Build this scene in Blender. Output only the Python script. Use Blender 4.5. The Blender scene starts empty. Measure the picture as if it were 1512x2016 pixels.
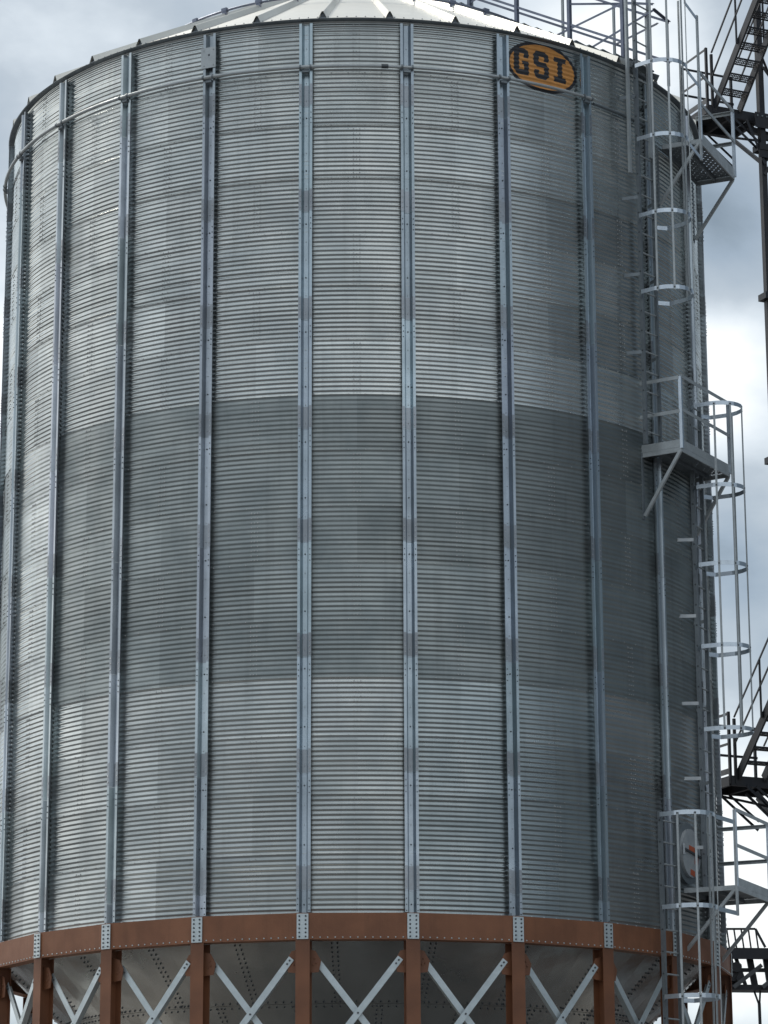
import bpy, math, random
import numpy as np
from mathutils import Vector, Matrix
R_ = math.radians
sc = bpy.context.scene
col = sc.collection
random.seed(7)

# ---------------------------------------------------------------- camera
cam = bpy.data.cameras.new("camera"); co = bpy.data.objects.new("camera", cam); col.objects.link(co)
cam.sensor_fit = 'HORIZONTAL'; cam.sensor_width = 36; cam.lens = 140.104; cam.clip_start = .5; cam.clip_end = 9000
co.matrix_world = Matrix(((0.9999535, 0.00152827, -0.00952162, 0), (-0.00881302, -0.25602341, -0.96663041, -45.3587),
                          (-0.00391503, 0.96666937, -0.25599803, 1.6), (0, 0, 0, 1)))
sc.camera = co
# ---------------------------------------------------------------- light
SUN_AZ, SUN_EL = -134, 52            # azimuth seen from the silo axis (0 = towards the camera, negative = left)
sdir = Vector((math.sin(R_(SUN_AZ))*math.cos(R_(SUN_EL)), -math.cos(R_(SUN_AZ))*math.cos(R_(SUN_EL)), math.sin(R_(SUN_EL))))
sl = bpy.data.lights.new("sun", 'SUN'); sl.energy = 1.8; sl.angle = R_(10); sl.color = (1, .94, .84)
so = bpy.data.objects.new("sun", sl); col.objects.link(so)
so.rotation_euler = sdir.to_track_quat('Z', 'Y').to_euler()

w = bpy.data.worlds.new("World"); sc.world = w; w.use_nodes = True
nt = w.node_tree; nt.nodes.clear()
def N(t, **k):
    n = nt.nodes.new(t)
    for a, b in k.items(): setattr(n, a, b)
    return n
def L(a, b): nt.links.new(a, b)
def M(op, a, b=None, clamp=False):
    n = N('ShaderNodeMath', operation=op); n.use_clamp = clamp
    for i, v in enumerate((a, b)):
        if v is None: continue
        if isinstance(v, (int, float)): n.inputs[i].default_value = v
        else: L(v, n.inputs[i])
    return n.outputs[0]
out = N('ShaderNodeOutputWorld')
sky = N('ShaderNodeTexSky'); sky.sky_type = 'NISHITA'; sky.sun_disc = False
sky.sun_elevation = R_(SUN_EL); sky.sun_rotation = math.atan2(sdir.x, sdir.y)
b1 = N('ShaderNodeBackground'); L(sky.outputs[0], b1.inputs[0]); b1.inputs[1].default_value = .12
tc = N('ShaderNodeTexCoord')
mp = N('ShaderNodeMapping'); mp.inputs['Scale'].default_value = (1, 1, 1.7); L(tc.outputs['Generated'], mp.inputs[0])
n1 = N('ShaderNodeTexNoise'); n1.inputs['Scale'].default_value = 6; n1.inputs['Detail'].default_value = 9; n1.inputs['Roughness'].default_value = .52; n1.inputs['Distortion'].default_value = .25
L(mp.outputs[0], n1.inputs[0])
n2 = N('ShaderNodeTexNoise'); n2.inputs['Scale'].default_value = 16; n2.inputs['Detail'].default_value = 8; n2.inputs['Distortion'].default_value = .2
mp2 = N('ShaderNodeMapping'); mp2.inputs['Location'].default_value = (3.1, 1.7, .4); mp2.inputs['Scale'].default_value = (1, 1, 1.6); L(tc.outputs['Generated'], mp2.inputs[0]); L(mp2.outputs[0], n2.inputs[0])
dens = M('ADD', M('MULTIPLY', M('SUBTRACT', n1.outputs[0], .5), 1.1), M('MULTIPLY', M('SUBTRACT', n2.outputs[0], .5), .6))
# cloud banks: (direction, width, lift) -- brighter and darker masses of the overcast, fixed in the sky; unseen side ones added to shape the wall's reflections
def bank(d, wid, amt):
    global dens
    d = Vector(d).normalized()
    dp = N('ShaderNodeVectorMath', operation='DOT_PRODUCT'); L(tc.outputs['Generated'], dp.inputs[0]); dp.inputs[1].default_value = d
    c = math.cos(R_(wid))
    f = M('MULTIPLY', M('SUBTRACT', dp.outputs['Value'], c), 1/(1-c), True)
    f = M('MULTIPLY', f, f)
    dens = M('ADD', dens, M('MULTIPLY', f, amt))
BANKS = [
    ((.120, .966, .306), 3.0, .34), ((.124, .966, .355), 2.6, -.30), ((.125, .966, .25), 2.2, -.30),
    ((.125, .966, .20), 2.4, -.06), ((.13, .966, .13), 5, .28), ((.08, .966, .42), 3.2, .42), ((-.13, .966, .285), 3, .40), ((-.13, .966, .345), 3.0, .15),
    ((-.10, .966, .42), 5, .02), ((-.13, .966, .15), 5, .2),
    ((-.95, .30, .25), 60, .45), ((0, -1, .35), 70, .06), ((0, 1, .32), 35, .06), ((.93, .16, .30), 52, -1.7), ((0, 0, 1), 60, .30)]
for d, a, v in BANKS: bank(d, a, v)
cr = N('ShaderNodeValToRGB'); e = cr.color_ramp
for p, c in ((.0, (.07, .09, .105)), (.15, (.19, .24, .28)), (.30, (.32, .39, .46)), (.5, (.47, .53, .58)), (.66, (.72, .78, .82)), (.82, (.97, 1, 1))):
    el = e.elements.new(p); el.color = (*c, 1)
e.elements.remove(e.elements[0]); e.elements[-1].color = (1.0, 1.0, .98, 1)
L(M('ADD', dens, .5, True), cr.inputs[0])
b2 = N('ShaderNodeBackground'); L(cr.outputs[0], b2.inputs[0]); b2.inputs[1].default_value = 1.0
ms = N('ShaderNodeMixShader'); ms.inputs[0].default_value = .88
L(b1.outputs[0], ms.inputs[1]); L(b2.outputs[0], ms.inputs[2]); L(ms.outputs[0], out.inputs[0])
vs = sc.view_settings; vs.view_transform = 'Standard'; vs.look = 'None'; vs.gamma = 1; vs.use_curve_mapping = False; vs.exposure = 0.2

# ---------------------------------------------------------------- materials
def mat(name, base, metal=0., rough=.5, c2=None, scale=3., mix=.5, rvar=0., tone=False, bump=0., bscale=40., vstreak=0., spangle=0.):
    m = bpy.data.materials.new(name); m.use_nodes = True; t = m.node_tree
    p = t.nodes['Principled BSDF']; p.inputs['Metallic'].default_value = metal; p.inputs['Roughness'].default_value = rough
    lk = t.links.new
    tcx = t.nodes.new('ShaderNodeTexCoord')
    cur = None
    def mixc(fac, a, b, bt='MIX'):
        n = t.nodes.new('ShaderNodeMix'); n.data_type = 'RGBA'; n.blend_type = bt
        if isinstance(fac, (int, float)): n.inputs[0].default_value = fac
        else: lk(fac, n.inputs[0])
        for s, v in ((6, a), (7, b)):
            if isinstance(v, tuple): n.inputs[s].default_value = (*v[:3], 1)
            else: lk(v, n.inputs[s])
        return n.outputs[2]
    def noise(sc_, det=5, vec=None, r=.55):
        n = t.nodes.new('ShaderNodeTexNoise'); n.inputs['Scale'].default_value = sc_; n.inputs['Detail'].default_value = det; n.inputs['Roughness'].default_value = r
        lk(vec or tcx.outputs['Object'], n.inputs[0]); return n.outputs[0]
    def mr(v, a, b, c, d):
        n = t.nodes.new('ShaderNodeMapRange'); lk(v, n.inputs[0])
        for i, x in enumerate((a, b, c, d)): n.inputs[i+1].default_value = x
        return n.outputs[0]
    n0 = noise(scale)
    cur = mixc(mr(n0, .35, .65, 0, mix), tuple(base), tuple(c2 or base))
    if vstreak:
        mpn = t.nodes.new('ShaderNodeMapping'); mpn.inputs['Scale'].default_value = (7, 7, .35); lk(tcx.outputs['Object'], mpn.inputs[0])
        vn = noise(1.0, 6, mpn.outputs[0], .6)
        cur = mixc(mr(vn, .52, .72, 0, vstreak), cur, tuple(x*.55 for x in base))
    if spangle:
        vo = t.nodes.new('ShaderNodeTexVoronoi'); vo.inputs['Scale'].default_value = 60; lk(tcx.outputs['Object'], vo.inputs[0])
        sx = t.nodes.new('ShaderNodeSeparateColor'); lk(vo.outputs['Color'], sx.inputs[0])
        cur = mixc(mr(sx.outputs[0], 0, 1, 0, spangle), cur, tuple(x*.6 for x in base))
    ro = mr(n0, .3, .7, rough-rvar, rough+rvar)
    if tone:
        at = t.nodes.new('ShaderNodeAttribute'); at.attribute_name = 'tone'
        mu = t.nodes.new('ShaderNodeVectorMath'); mu.operation = 'MULTIPLY'; lk(cur, mu.inputs[0]); lk(at.outputs['Color'], mu.inputs[1])
        cur = mu.outputs[0]
        ad = t.nodes.new('ShaderNodeMath'); ad.operation = 'ADD'; lk(ro, ad.inputs[0])
        sb = t.nodes.new('ShaderNodeMath'); sb.operation = 'SUBTRACT'; lk(at.outputs['Alpha'], sb.inputs[0]); sb.inputs[1].default_value = .5
        lk(sb.outputs[0], ad.inputs[1]); ro = ad.outputs[0]
    lk(cur, p.inputs['Base Color']); lk(ro, p.inputs['Roughness'])
    if bump:
        bn = t.nodes.new('ShaderNodeBump'); bn.inputs['Strength'].default_value = bump; bn.inputs['Distance'].default_value = .01
        lk(noise(bscale, 3), bn.inputs['Height']); lk(bn.outputs[0], p.inputs['Normal'])
    return m
MT = dict(
    wall=mat('galvanised_wall', (.585, .61, .615), .92, .235, (.455, .49, .505), 1.5, 1.0, .06, tone=True, vstreak=.30, spangle=.12),
    wallbolt=mat('bolt_zinc', (.50, .50, .50), .9, .35),
    stiff=mat('galvanised_stiffener', (.53, .56, .585), .9, .33, (.44, .47, .49), 2.0, .8, .06, tone=True, spangle=.25),
    galv=mat('galvanised_steel', (.48, .51, .52), .4, .42, (.39, .42, .43), 6, .8, .06, spangle=.3),
    galvdull=mat('dull_galvanised_steel', (.25, .28, .30), .6, .5, (.19, .21, .23), 6, .8, .06, spangle=.3),
    hoop=mat('bright_galvanised_hoop', (.68, .74, .80), .9, .33, (.55, .6, .66), 5, .6, .05, spangle=.2),
    roof=mat('roof_sheet', (.76, .75, .70), .55, .45, (.64, .635, .60), .9, .8, .05, vstreak=.1),
    brown=mat('brown_primer', (.25, .100, .046), 0, .56, (.185, .074, .036), 2.2, .9, .06, vstreak=.45, bump=.25),
    brownin=mat('brown_primer_steel', (.225, .090, .042), 0, .56, (.16, .066, .034), 2.2, .9, .06, vstreak=.3, bump=.15),
    plate=mat('zinc_plate', (.62, .68, .70), .55, .45, (.52, .58, .60), 6, .8, .05, spangle=.2),
    darkbolt=mat('dark_bolt', (.10, .11, .12), .7, .5),
    hopper=mat('hopper_sheet', (.60, .60, .58), .85, .23, (.36, .37, .37), .8, .9, .07, vstreak=.15, bump=1.0, bscale=1.3),
    hatch=mat('hatch_white_metal', (.52, .54, .55), .4, .5, (.38, .41, .44), 7, .8, .05),
    orange=mat('orange_decal', (.50, .10, .035), 0, .5),
    logo_o=mat('emblem_orange', (.70, .32, .085), .1, .45, (.58, .26, .07), 9, .8, .05, vstreak=.25),
    logo_k=mat('emblem_black', (.020, .022, .028), 0, .5, (.04, .042, .05), 9, .8, .05),
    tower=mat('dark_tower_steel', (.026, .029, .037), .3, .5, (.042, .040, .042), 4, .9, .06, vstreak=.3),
    towerlit=mat('lit_tower_steel', (.11, .115, .12), .5, .5, (.08, .08, .085), 4, .9, .06),  # tower steel lightened: light on edges and rails put into the colour
    post=mat('painted_post_steel', (.20, .22, .29), .6, .45, (.15, .17, .22), 5, .8, .05),
    gravel=mat('gravel', (.40, .38, .35), 0, .95, (.28, .27, .25), .15, 1., 0, bump=.6, bscale=6),
    grass=mat('grass_field', (.085, .088, .095), 0, .95, (.115, .112, .115), .03, 1., 0, bump=.5, bscale=2),
    concrete=mat('concrete', (.13, .13, .125), 0, .8, (.09, .09, .085), 1.2, .9, 0, bump=.3, bscale=12),
)
# ---------------------------------------------------------------- mesh helpers
class MB:
    def __init__(s): s.v = []; s.f = []; s.m = []; s.t = []; s.sm = []; s.mats = []
    def mi(s, m):
        if m not in s.mats: s.mats.append(m)
        return s.mats.index(m)
    def add(s, vs, fs, m, tone=(1, 1, 1, .5), smooth=False):
        o = len(s.v); s.v += [tuple(v) for v in vs]; k = s.mi(m)
        for f in fs: s.f.append([o+i for i in f]); s.m.append(k); s.t.append(tone); s.sm.append(smooth)
    def hexa(s, P, m, tone=(1, 1, 1, .5)):      # 8 points: bottom 4 then top 4
        s.add(P, [(3, 2, 1, 0), (4, 5, 6, 7), (0, 1, 5, 4), (1, 2, 6, 5), (2, 3, 7, 6), (3, 0, 4, 7)], m, tone)
    def bar(s, a, b, w, h, m, up=(0, 0, 1), tone=(1, 1, 1, .5)):
        a = Vector(a); b = Vector(b); d = (b-a).normalized(); up = Vector(up)
        x = d.cross(up)
        if x.length < 1e-3: x = d.cross(Vector((0, 1, 0)))
        x.normalize(); y = x.cross(d).normalized(); x = x*w/2; y = y*h/2
        s.hexa([a-x-y, a+x-y, a+x+y, a-x+y, b-x-y, b+x-y, b+x+y, b-x+y], m, tone)
    def angle(s, a, b, w, m, up=(0, 0, 1), th=.008):   # L section: two thin legs
        a = Vector(a); b = Vector(b); d = (b-a).normalized(); up = Vector(up)
        x = d.cross(up)
        if x.length < 1e-3: x = d.cross(Vector((0, 1, 0)))
        x.normalize(); y = x.cross(d).normalized()
        s.bar(a+y*(w/2-th/2), b+y*(w/2-th/2), w, th, m, up)
        s.bar(a+x*(w/2-th/2)-y*(th/2+.0005), b+x*(w/2-th/2)-y*(th/2+.0005), th, w-th, m, up)
    def tube(s, pts, r, m, n=8, closed=False, caps=True, tone=(1, 1, 1, .5)):
        P = [Vector(p) for p in pts]; k = len(P); vs = []
        up = Vector((0, 0, 1))
        for i in range(k):
            if closed: d = P[(i+1) % k]-P[i-1]
            else: d = P[min(i+1, k-1)]-P[max(i-1, 0)]
            d.normalize(); x = d.cross(up)
            if x.length < .05: x = d.cross(Vector((0, 1, 0)))
            x.normalize(); y = x.cross(d).normalized()
            for j in range(n):
                a = 2*math.pi*j/n; vs.append(P[i]+(x*math.cos(a)+y*math.sin(a))*r)
        fs = []
        for i in range(k if closed else k-1):
            i2 = (i+1) % k
            for j in range(n):
                j2 = (j+1) % n; fs.append((i*n+j, i*n+j2, i2*n+j2, i2*n+j))
        s.add(vs, fs, m, tone, True)
        if caps and not closed: s.add(vs[:n]+vs[-n:], [tuple(range(n)), tuple(range(2*n-1, n-1, -1))], m, tone)
    def strip(s, pts, h, th, m, inward=None):   # vertical flat band following pts (hoops): height h, thickness th
        P = [Vector(p) for p in pts]; vs = []
        for i, p in enumerate(P):
            d = P[min(i+1, len(P)-1)]-P[max(i-1, 0)]; nrm = Vector((d.y, -d.x, 0)).normalized()*th/2
            for dz in (-h/2, h/2):
                vs.append(p+nrm+Vector((0, 0, dz))); vs.append(p-nrm+Vector((0, 0, dz)))
        fs = []
        for i in range(len(P)-1):
            a = i*4; b = a+4
            fs += [(a, b, b+2, a+2), (a+3, b+3, b+1, a+1), (a+2, b+2, b+3, a+3), (a+1, b+1, b, a)]
        fs += [(0, 2, 3, 1), (len(vs)-4, len(vs)-3, len(vs)-1, len(vs)-2)]
        s.add(vs, fs, m)
    def bolt(s, p, nrm, r, h, m, n=6):
        nrm = Vector(nrm).normalized(); x = nrm.cross(Vector((0, 0, 1)))
        if x.length < .1: x = Vector((1, 0, 0))
        x.normalize(); y = nrm.cross(x); p = Vector(p); vs = []
        for q, rr in ((-.004, r), (h*.7, r), (h, r*.6)):
            for j in range(n):
                a = 2*math.pi*j/n; vs.append(p+nrm*q+(x*math.cos(a)+y*math.sin(a))*rr)
        fs = []
        for k in (0, 1):
            for j in range(n):
                j2 = (j+1) % n; fs.append((k*n+j, k*n+j2, k*n+n+j2, k*n+n+j))
        fs.append(tuple(range(2*n, 3*n)))
        s.add(vs, fs, m)
    def build(s, name, parent=None, **props):
        me = bpy.data.meshes.new(name); me.from_pydata(s.v, [], s.f); me.update()
        for m in s.mats: me.materials.append(MT[m])
        me.polygons.foreach_set('material_index', s.m); me.polygons.foreach_set('use_smooth', s.sm)
        ca = me.color_attributes.new('tone', 'FLOAT_COLOR', 'CORNER')
        arr = np.repeat(np.array(s.t, dtype=np.float32), [len(f) for f in s.f], axis=0)
        ca.data.foreach_set('color', arr.ravel())
        o = bpy.data.objects.new(name, me); col.objects.link(o)
        if parent: o.parent = parent
        for k, v in props.items(): o[k] = v
        return o
def thing(name, label, cat, group=None):
    o = bpy.data.objects.new(name, None); col.objects.link(o); o['label'] = label; o['category'] = cat
    if group: o['group'] = group
    return o
def dup(o, parent, rotz):
    c = o.copy(); col.objects.link(c); c.parent = parent; c.rotation_euler = (0, 0, rotz)
    for ch in list(o.children):
        g = ch.copy(); col.objects.link(g); g.parent = c
    return c
def cp(az, r, z):
    a = R_(az); return Vector((r*math.sin(a), -r*math.cos(a), z))
def nrm(az): return cp(az, 1, 0)
def tan(az): a = R_(az); return Vector((math.cos(a), math.sin(a), 0))

# ---------------------------------------------------------------- constants (metres)
R = 5.48; ZB = 6.6295; RH = .8036; NR = 16; ZT = ZB+NR*RH; PH = math.degrees(-.12682); NS = 24
AZS = [PH+15*k for k in range(-11, 13)]
RBR = R+.143; RBH = .352

# ---------------------------------------------------------------- ground
g = MB(); S = 3500
g.add([(-S, -S, -.004), (S, -S, -.004), (S, S, -.004), (-S, S, -.004)], [(0, 1, 2, 3)], 'grass'); g.build('ground', kind='structure')
g = MB(); g.add([(13*math.cos(a)-4, 13*math.sin(a), 0) for a in [i*math.pi/24 for i in range(48)]], [tuple(range(48))], 'gravel'); g.build('gravel_yard', kind='structure')  # unseen; pale ring added to brighten what the hopper reflects
g = MB(); n = 48
ring = [(6.1*math.cos(2*math.pi*i/n), 6.1*math.sin(2*math.pi*i/n)) for i in range(n)]
g.add([(x, y, -.1) for x, y in ring]+[(x, y, .15) for x, y in ring], [(i, (i+1) % n, n+(i+1) % n, n+i) for i in range(n)]+[tuple(range(n, 2*n))], 'concrete')
g.build('concrete_pad', kind='structure')

silo = thing('grain_silo', 'huge round corrugated metal silo on brown legs, orange oval emblem under its roof edge', 'grain silo')

# ---------------------------------------------------------------- wall rings
rng = np.random.default_rng(5)
SEG = 8; NT = NS*SEG; NC = 12; PC = 8; AMP = .0062
th_deg = PH+7.5+np.arange(NT+1)*15/SEG          # starts mid-bay
def wall_r(az, z, k, rown):
    zz = (z-ZB-k*RH)/RH
    return None
rown_all = rng.normal(0, 1, (NR, NC+1))
lowf = rng.normal(0, 1, (NR, 7, 2))
def ring_radius(k, azd, zrel):
    """radius of ring k at azimuths azd (deg array) and relative height zrel 0..1 (array) -> 2D array"""
    A, Z = np.meshgrid(np.radians(azd), zrel)
    c = Z*NC; ci = np.clip(np.floor(c).astype(int), 0, NC-1)
    amp = AMP*(.74 if 4 <= k <= 8 else (.88 if k < 4 else 1.0))*(1+.10*rown_all[k][ci]+.07*np.sin(3*A+ci*1.7+k))
    r = R+amp*np.cos(2*np.pi*c)
    r += .0012*(1-Z)                                   # each ring laps over the one below
    tilt = .0011*rown_all[k][(ci+5) % (NC+1)]*np.sin(np.pi*(c-ci))
    r += tilt
    r += .0016*np.sin(A*11+k*2.1)*np.sin(Z*3+k)+.0010*np.sin(A*23+k*5.1+Z*4)
    return r
def sheet_tone(k, j):
    """tone and roughness of the sheet j (0..11) of ring k; the middle five rings are older, duller sheets"""
    v = rng.uniform(.84, 1.08); ro = .5+rng.uniform(-.045, .06)
    return v, ro
for k in range(NR):
    zrel = np.linspace(0, 1, NC*PC+1)
    RR = ring_radius(k, th_deg, zrel)
    RR[0] += .0015
    RR[:, -1] = RR[:, 0] if False else RR[:, -1]
    a = np.radians(th_deg); Z = ZB+(k+zrel)*RH
    X = RR*np.sin(a)[None, :]; Y = -RR*np.cos(a)[None, :]; ZZ = np.repeat(Z[:, None], NT+1, 1)
    V = np.stack([X, Y, ZZ], -1).reshape(-1, 3)
    i, j = np.meshgrid(np.arange(NC*PC), np.arange(NT), indexing='ij')
    q = i*(NT+1)+j
    F = np.stack([q, q+1, q+NT+2, q+NT+1], -1).reshape(-1, 4)
    # sheets span two bays; joints are mid-bay and staggered from ring to ring
    off = k % 2
    sid = ((j//SEG+off)//2) % 12
    bay_az = (th_deg[j]+180) % 360-180
    tones = np.zeros((12, 4))
    for s_ in range(12):
        v, ro = sheet_tone(k, s_)
        caz = PH+7.5+15*(2*s_-off)+15; caz = (caz+180) % 360-180
        warm = (1.0, 1.0, .97)
        if 4 <= k <= 8:
            pass
        elif k < 4:
            v *= .92
            if k == 3 and caz < 10: ro += .04
            if k == 0 and s_ % 2: v *= .86; ro += .05
        else:
            v *= 1.05
            if rng.random() < .15: v *= .9
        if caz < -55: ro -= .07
        if caz < -40: v *= 1.10  # left sheets lightened: bright sky reflections put into the tone
        tones[s_] = (v*warm[0], v*warm[1], v*warm[2], ro)
    T = tones[sid.ravel()]
    if 4 <= k <= 8:
        sb = (th_deg[j.ravel()]+180+.001) % 360-180
        sel = (sb < PH-60) | (sb > PH-45); T[sel] *= np.array([.585, .605, .61, 1.0]); T[sel, 3] += .10
    if k < 4:      # darker bluish tone on the right-hand bays of the four lowest rings
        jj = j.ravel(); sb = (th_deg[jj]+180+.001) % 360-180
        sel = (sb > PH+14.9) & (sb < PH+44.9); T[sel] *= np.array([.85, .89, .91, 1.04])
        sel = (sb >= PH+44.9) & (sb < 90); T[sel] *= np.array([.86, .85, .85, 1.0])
    # every rolled corrugation took the zinc a little differently; joint strips are scuffed
    rowf = 1+.045*rng.normal(0, 1, NC*2)
    T = T.copy(); T[:, :3] *= rowf[(i.ravel()*2)//PC][:, None]
    if k < 9: T[:, 3] += .055 if k < 4 else .085
    strip = (np.abs((j.ravel() % SEG)-SEG/2+.5) < .6) & (((j.ravel()//SEG)+k) % 2 == 0)
    T[strip, :3] *= .95
    # bolts
    mb = MB()
    def wb(az, zr):
        if k == 15 and 23 < (az+180) % 360-180 < 37.5: return
        rr = float(ring_radius(k, np.array([az]), np.array([zr]))[0, 0])
        mb.bolt(cp(az, rr, ZB+(k+zr)*RH), nrm(az), .0085, .009, 'wallbolt')
    for b in range(NS):
        for q6 in range(6):
            az = AZS[b]+(q6+.5)*2.5
            wb(az, .002)
        if (b+k) % 2 == 0:
            for c in range(NC):
                for dx in (-.045, 0, .045):
                    if dx == 0 and c % 2: continue
                    wb(AZS[b]+7.5+math.degrees(dx/R), (c+.97)/NC if c < NC-1 else .93)
    nv = len(V)
    me = bpy.data.meshes.new('wall_ring')
    bv = np.array(mb.v); allV = np.vstack([V, bv]); 
    faces = F.tolist()+[[nv+x for x in f] for f in mb.f]
    me.from_pydata(allV.tolist(), [], faces); me.update()
    me.materials.append(MT['wall']); me.materials.append(MT['wallbolt'])
    me.polygons.foreach_set('material_index', [0]*len(F)+[1]*len(mb.f))
    me.polygons.foreach_set('use_smooth', [True]*len(F)+[False]*len(mb.f))
    ca = me.color_attributes.new('tone', 'FLOAT_COLOR', 'CORNER')
    arr = np.vstack([np.repeat(T, 4, axis=0), np.ones((len(me.loops)-4*len(F), 4))]).astype(np.float32)
    ca.data.foreach_set('color', arr.ravel())
    o = bpy.data.objects.new('wall_ring', me); col.objects.link(o); o.parent = silo
    if 4 <= k <= 8: o['label'] = 'dull dark grey corrugated ring in the middle of the silo wall'

# ---------------------------------------------------------------- stiffeners (built per azimuth so that sections differ)
PROF = [(-.096, .066), (-.096, .084), (-.058, .084), (-.029, .008), (.029, .008), (.058, .084), (.096, .084), (.096, .066)]
def stiffener(az, seed):
    rg = random.Random(seed); mb = MB()
    zs = [ZB+.01]; k = .34+2*rg.choice((0, 0, 0))+RH*0
    k = .36
    while ZB+k*RH < ZB+12.6: zs.append(ZB+k*RH); k += 2
    zs.append(ZB+12.81)
    zs[1:-1] = [q+rg.uniform(-.02, .02) for q in zs[1:-1]]
    def seg(z0, z1, grow, tone, lap=0):
        pr = [(t*(1+grow*.6), d+grow*.05) for t, d in PROF]
        inn = [(t*(1+grow*.6)-(.004 if t > 0 else -.004)*0, d-.004) for t, d in PROF]
        P = pr+inn[::-1]
        vs = []
        for z in (z0, z1):
            for t, d in P: vs.append(nrm(az)*(R+d)+tan(az)*t+Vector((0, 0, z)))
        n = len(P)
        fs = [(i, (i+1) % n, n+(i+1) % n, n+i) for i in range(n)]
        m_ = len(pr)
        caps = []
        for i in range(m_-1):
            caps.append((i, n-1-i, n-2-i, i+1)); caps.append((n+i, n+i+1, n+n-2-i, n+n-1-i))
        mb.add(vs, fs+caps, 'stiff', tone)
    for i in range(len(zs)-1):
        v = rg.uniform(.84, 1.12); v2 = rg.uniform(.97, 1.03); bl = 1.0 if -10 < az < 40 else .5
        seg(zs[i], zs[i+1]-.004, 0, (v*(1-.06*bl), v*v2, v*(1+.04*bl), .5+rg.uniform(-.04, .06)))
        if i > 0:
            vv = rg.uniform(.60, .82)
            seg(zs[i]+.01, zs[i]+.33, .035, (vv, vv, vv*1.02, .56))
    # bolts: valley bolts every third corrugation (big one on every ring joint), splice bolts on the lips
    for q in range(0, 48):
        z = ZB+.12+q*RH/3
        if z > ZB+12.7: break
        mb.bolt(nrm(az)*(R+.009)+Vector((0, 0, z)), nrm(az), .011 if q % 3 == 0 else .007, .012, 'darkbolt' if q % 3 == 0 else 'wallbolt')
    for z0 in zs[1:-1]:
        for dz in (-.27, -.19, -.11, .06, .14, .22):
            for t in (-.076, .076):
                mb.bolt(nrm(az)*(R+.086)+tan(az)*t+Vector((0, 0, z0+dz)), nrm(az), .008, .008, 'darkbolt' if dz < 0 else 'wallbolt')
    return mb.build('stiffener', silo)
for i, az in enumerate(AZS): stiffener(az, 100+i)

# ---------------------------------------------------------------- ring beam, splice plates, legs, braces
def rb_point(az, r, z): return cp(az, r, z)
zt = ZB-.004; zb_ = zt-RBH
mb = MB()
for az in AZS:
    a0, a1 = az, az+15
    for (r0, r1, z0, z1) in ((RBR-.012, RBR, zb_, zt), (RBR-.19, RBR-.013, zt-.012, zt), (RBR-.19, RBR-.013, zb_, zb_+.012)):
        mb.hexa([cp(a0, r1, z0), cp(a1, r1, z0), cp(a1, r0, z0), cp(a0, r0, z0), cp(a0, r1, z1), cp(a1, r1, z1), cp(a1, r0, z1), cp(a0, r0, z1)], 'brown')
    # rows of bolts along the lower edge, and fine ones on the top flange
    A = cp(a0, RBR, zb_); B = cp(a1, RBR, zb_); nn = nrm(az+7.5)
    for q in range(13):
        f = .09+.82*q/12; mb.bolt(A.lerp(B, f)+Vector((0, 0, .028)), nn, .010, .012, 'plate')
        if q % 2: mb.bolt(A.lerp(B, f)+Vector((0, 0, RBH))-nn*.02, (0, 0, 1), .010, .012, 'plate')
mb.build('ring_beam', silo)
# proto pieces at azimuth 0, then copied round
def plate_at(az):
    mb = MB(); n_ = nrm(az); t_ = tan(az); c = cp(az, RBR+.007, 0)
    z0, z1 = zb_+.004, zt-.012
    mb.hexa([c-t_*.078-n_*.006+Vector((0, 0, z0)), c+t_*.078-n_*.006+Vector((0, 0, z0)), c+t_*.078+n_*.006+Vector((0, 0, z0)), c-t_*.078+n_*.006+Vector((0, 0, z0)),
             c-t_*.078-n_*.006+Vector((0, 0, z1)), c+t_*.078-n_*.006+Vector((0, 0, z1)), c+t_*.078+n_*.006+Vector((0, 0, z1)), c-t_*.078+n_*.006+Vector((0, 0, z1))], 'plate')
    for q in range(6):
        for t in (-.042, .042): mb.bolt(c+n_*.006+t_*t+Vector((0, 0, z0+.032+q*(z1-z0-.064)/5)), n_, .013, .014, 'darkbolt')
    return mb.build('splice_plate', silo)
p0 = plate_at(0)
LEGTOP = zb_-.003
def leg_at(az):
    mb = MB(); n_ = nrm(az); t_ = tan(az)
    def box(t0, t1, d0, d1, z0, z1):
        c = [n_*(R+d)+t_*t for t, d in ((t0, d1), (t1, d1), (t1, d0), (t0, d0))]
        mb.hexa([p+Vector((0, 0, z0)) for p in c]+[p+Vector((0, 0, z1)) for p in c], 'brownin')
    do, di = .139, -.075
    box(-.095, .095, do-.012, do, .17, LEGTOP); box(-.095, .095, di, di+.012, .17, LEGTOP); box(-.006, .006, di+.0121, do-.0121, .17, LEGTOP)
    box(-.13, .13, di-.03, do+.03, .151, .169)
    o = mb.build('leg', silo)
    g = MB()       # gusset plates on both sides, between the flanges
    for s_ in (-1, 1):
        c = n_*(R+.045); zc = LEGTOP
        poly = [(.007, -.10), (.16, -.14), (.235, -.27), (.205, -.42), (.007, -.44)]
        vs = []
        for d in (-.006, .006):
            for t, z in poly: vs.append(c+n_*d+t_*t*s_+Vector((0, 0, zc+z)))
        n5 = 5
        g.add(vs, [tuple(range(n5)) if s_ > 0 else tuple(range(n5-1, -1, -1)), tuple(range(2*n5-1, n5-1, -1)) if s_ > 0 else tuple(range(n5, 2*n5))]+[(i, (i+1) % n5, n5+(i+1) % n5, n5+i) for i in range(n5)], 'brownin')
        for t, z in ((.15, -.24), (.17, -.30), (.13, -.32)): g.bolt(c+n_*.006+t_*t*s_+Vector((0, 0, zc+z)), n_, .013, .012, 'brownin')
    g.build('gusset', o)
    return o
l0 = leg_at(0)
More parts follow.
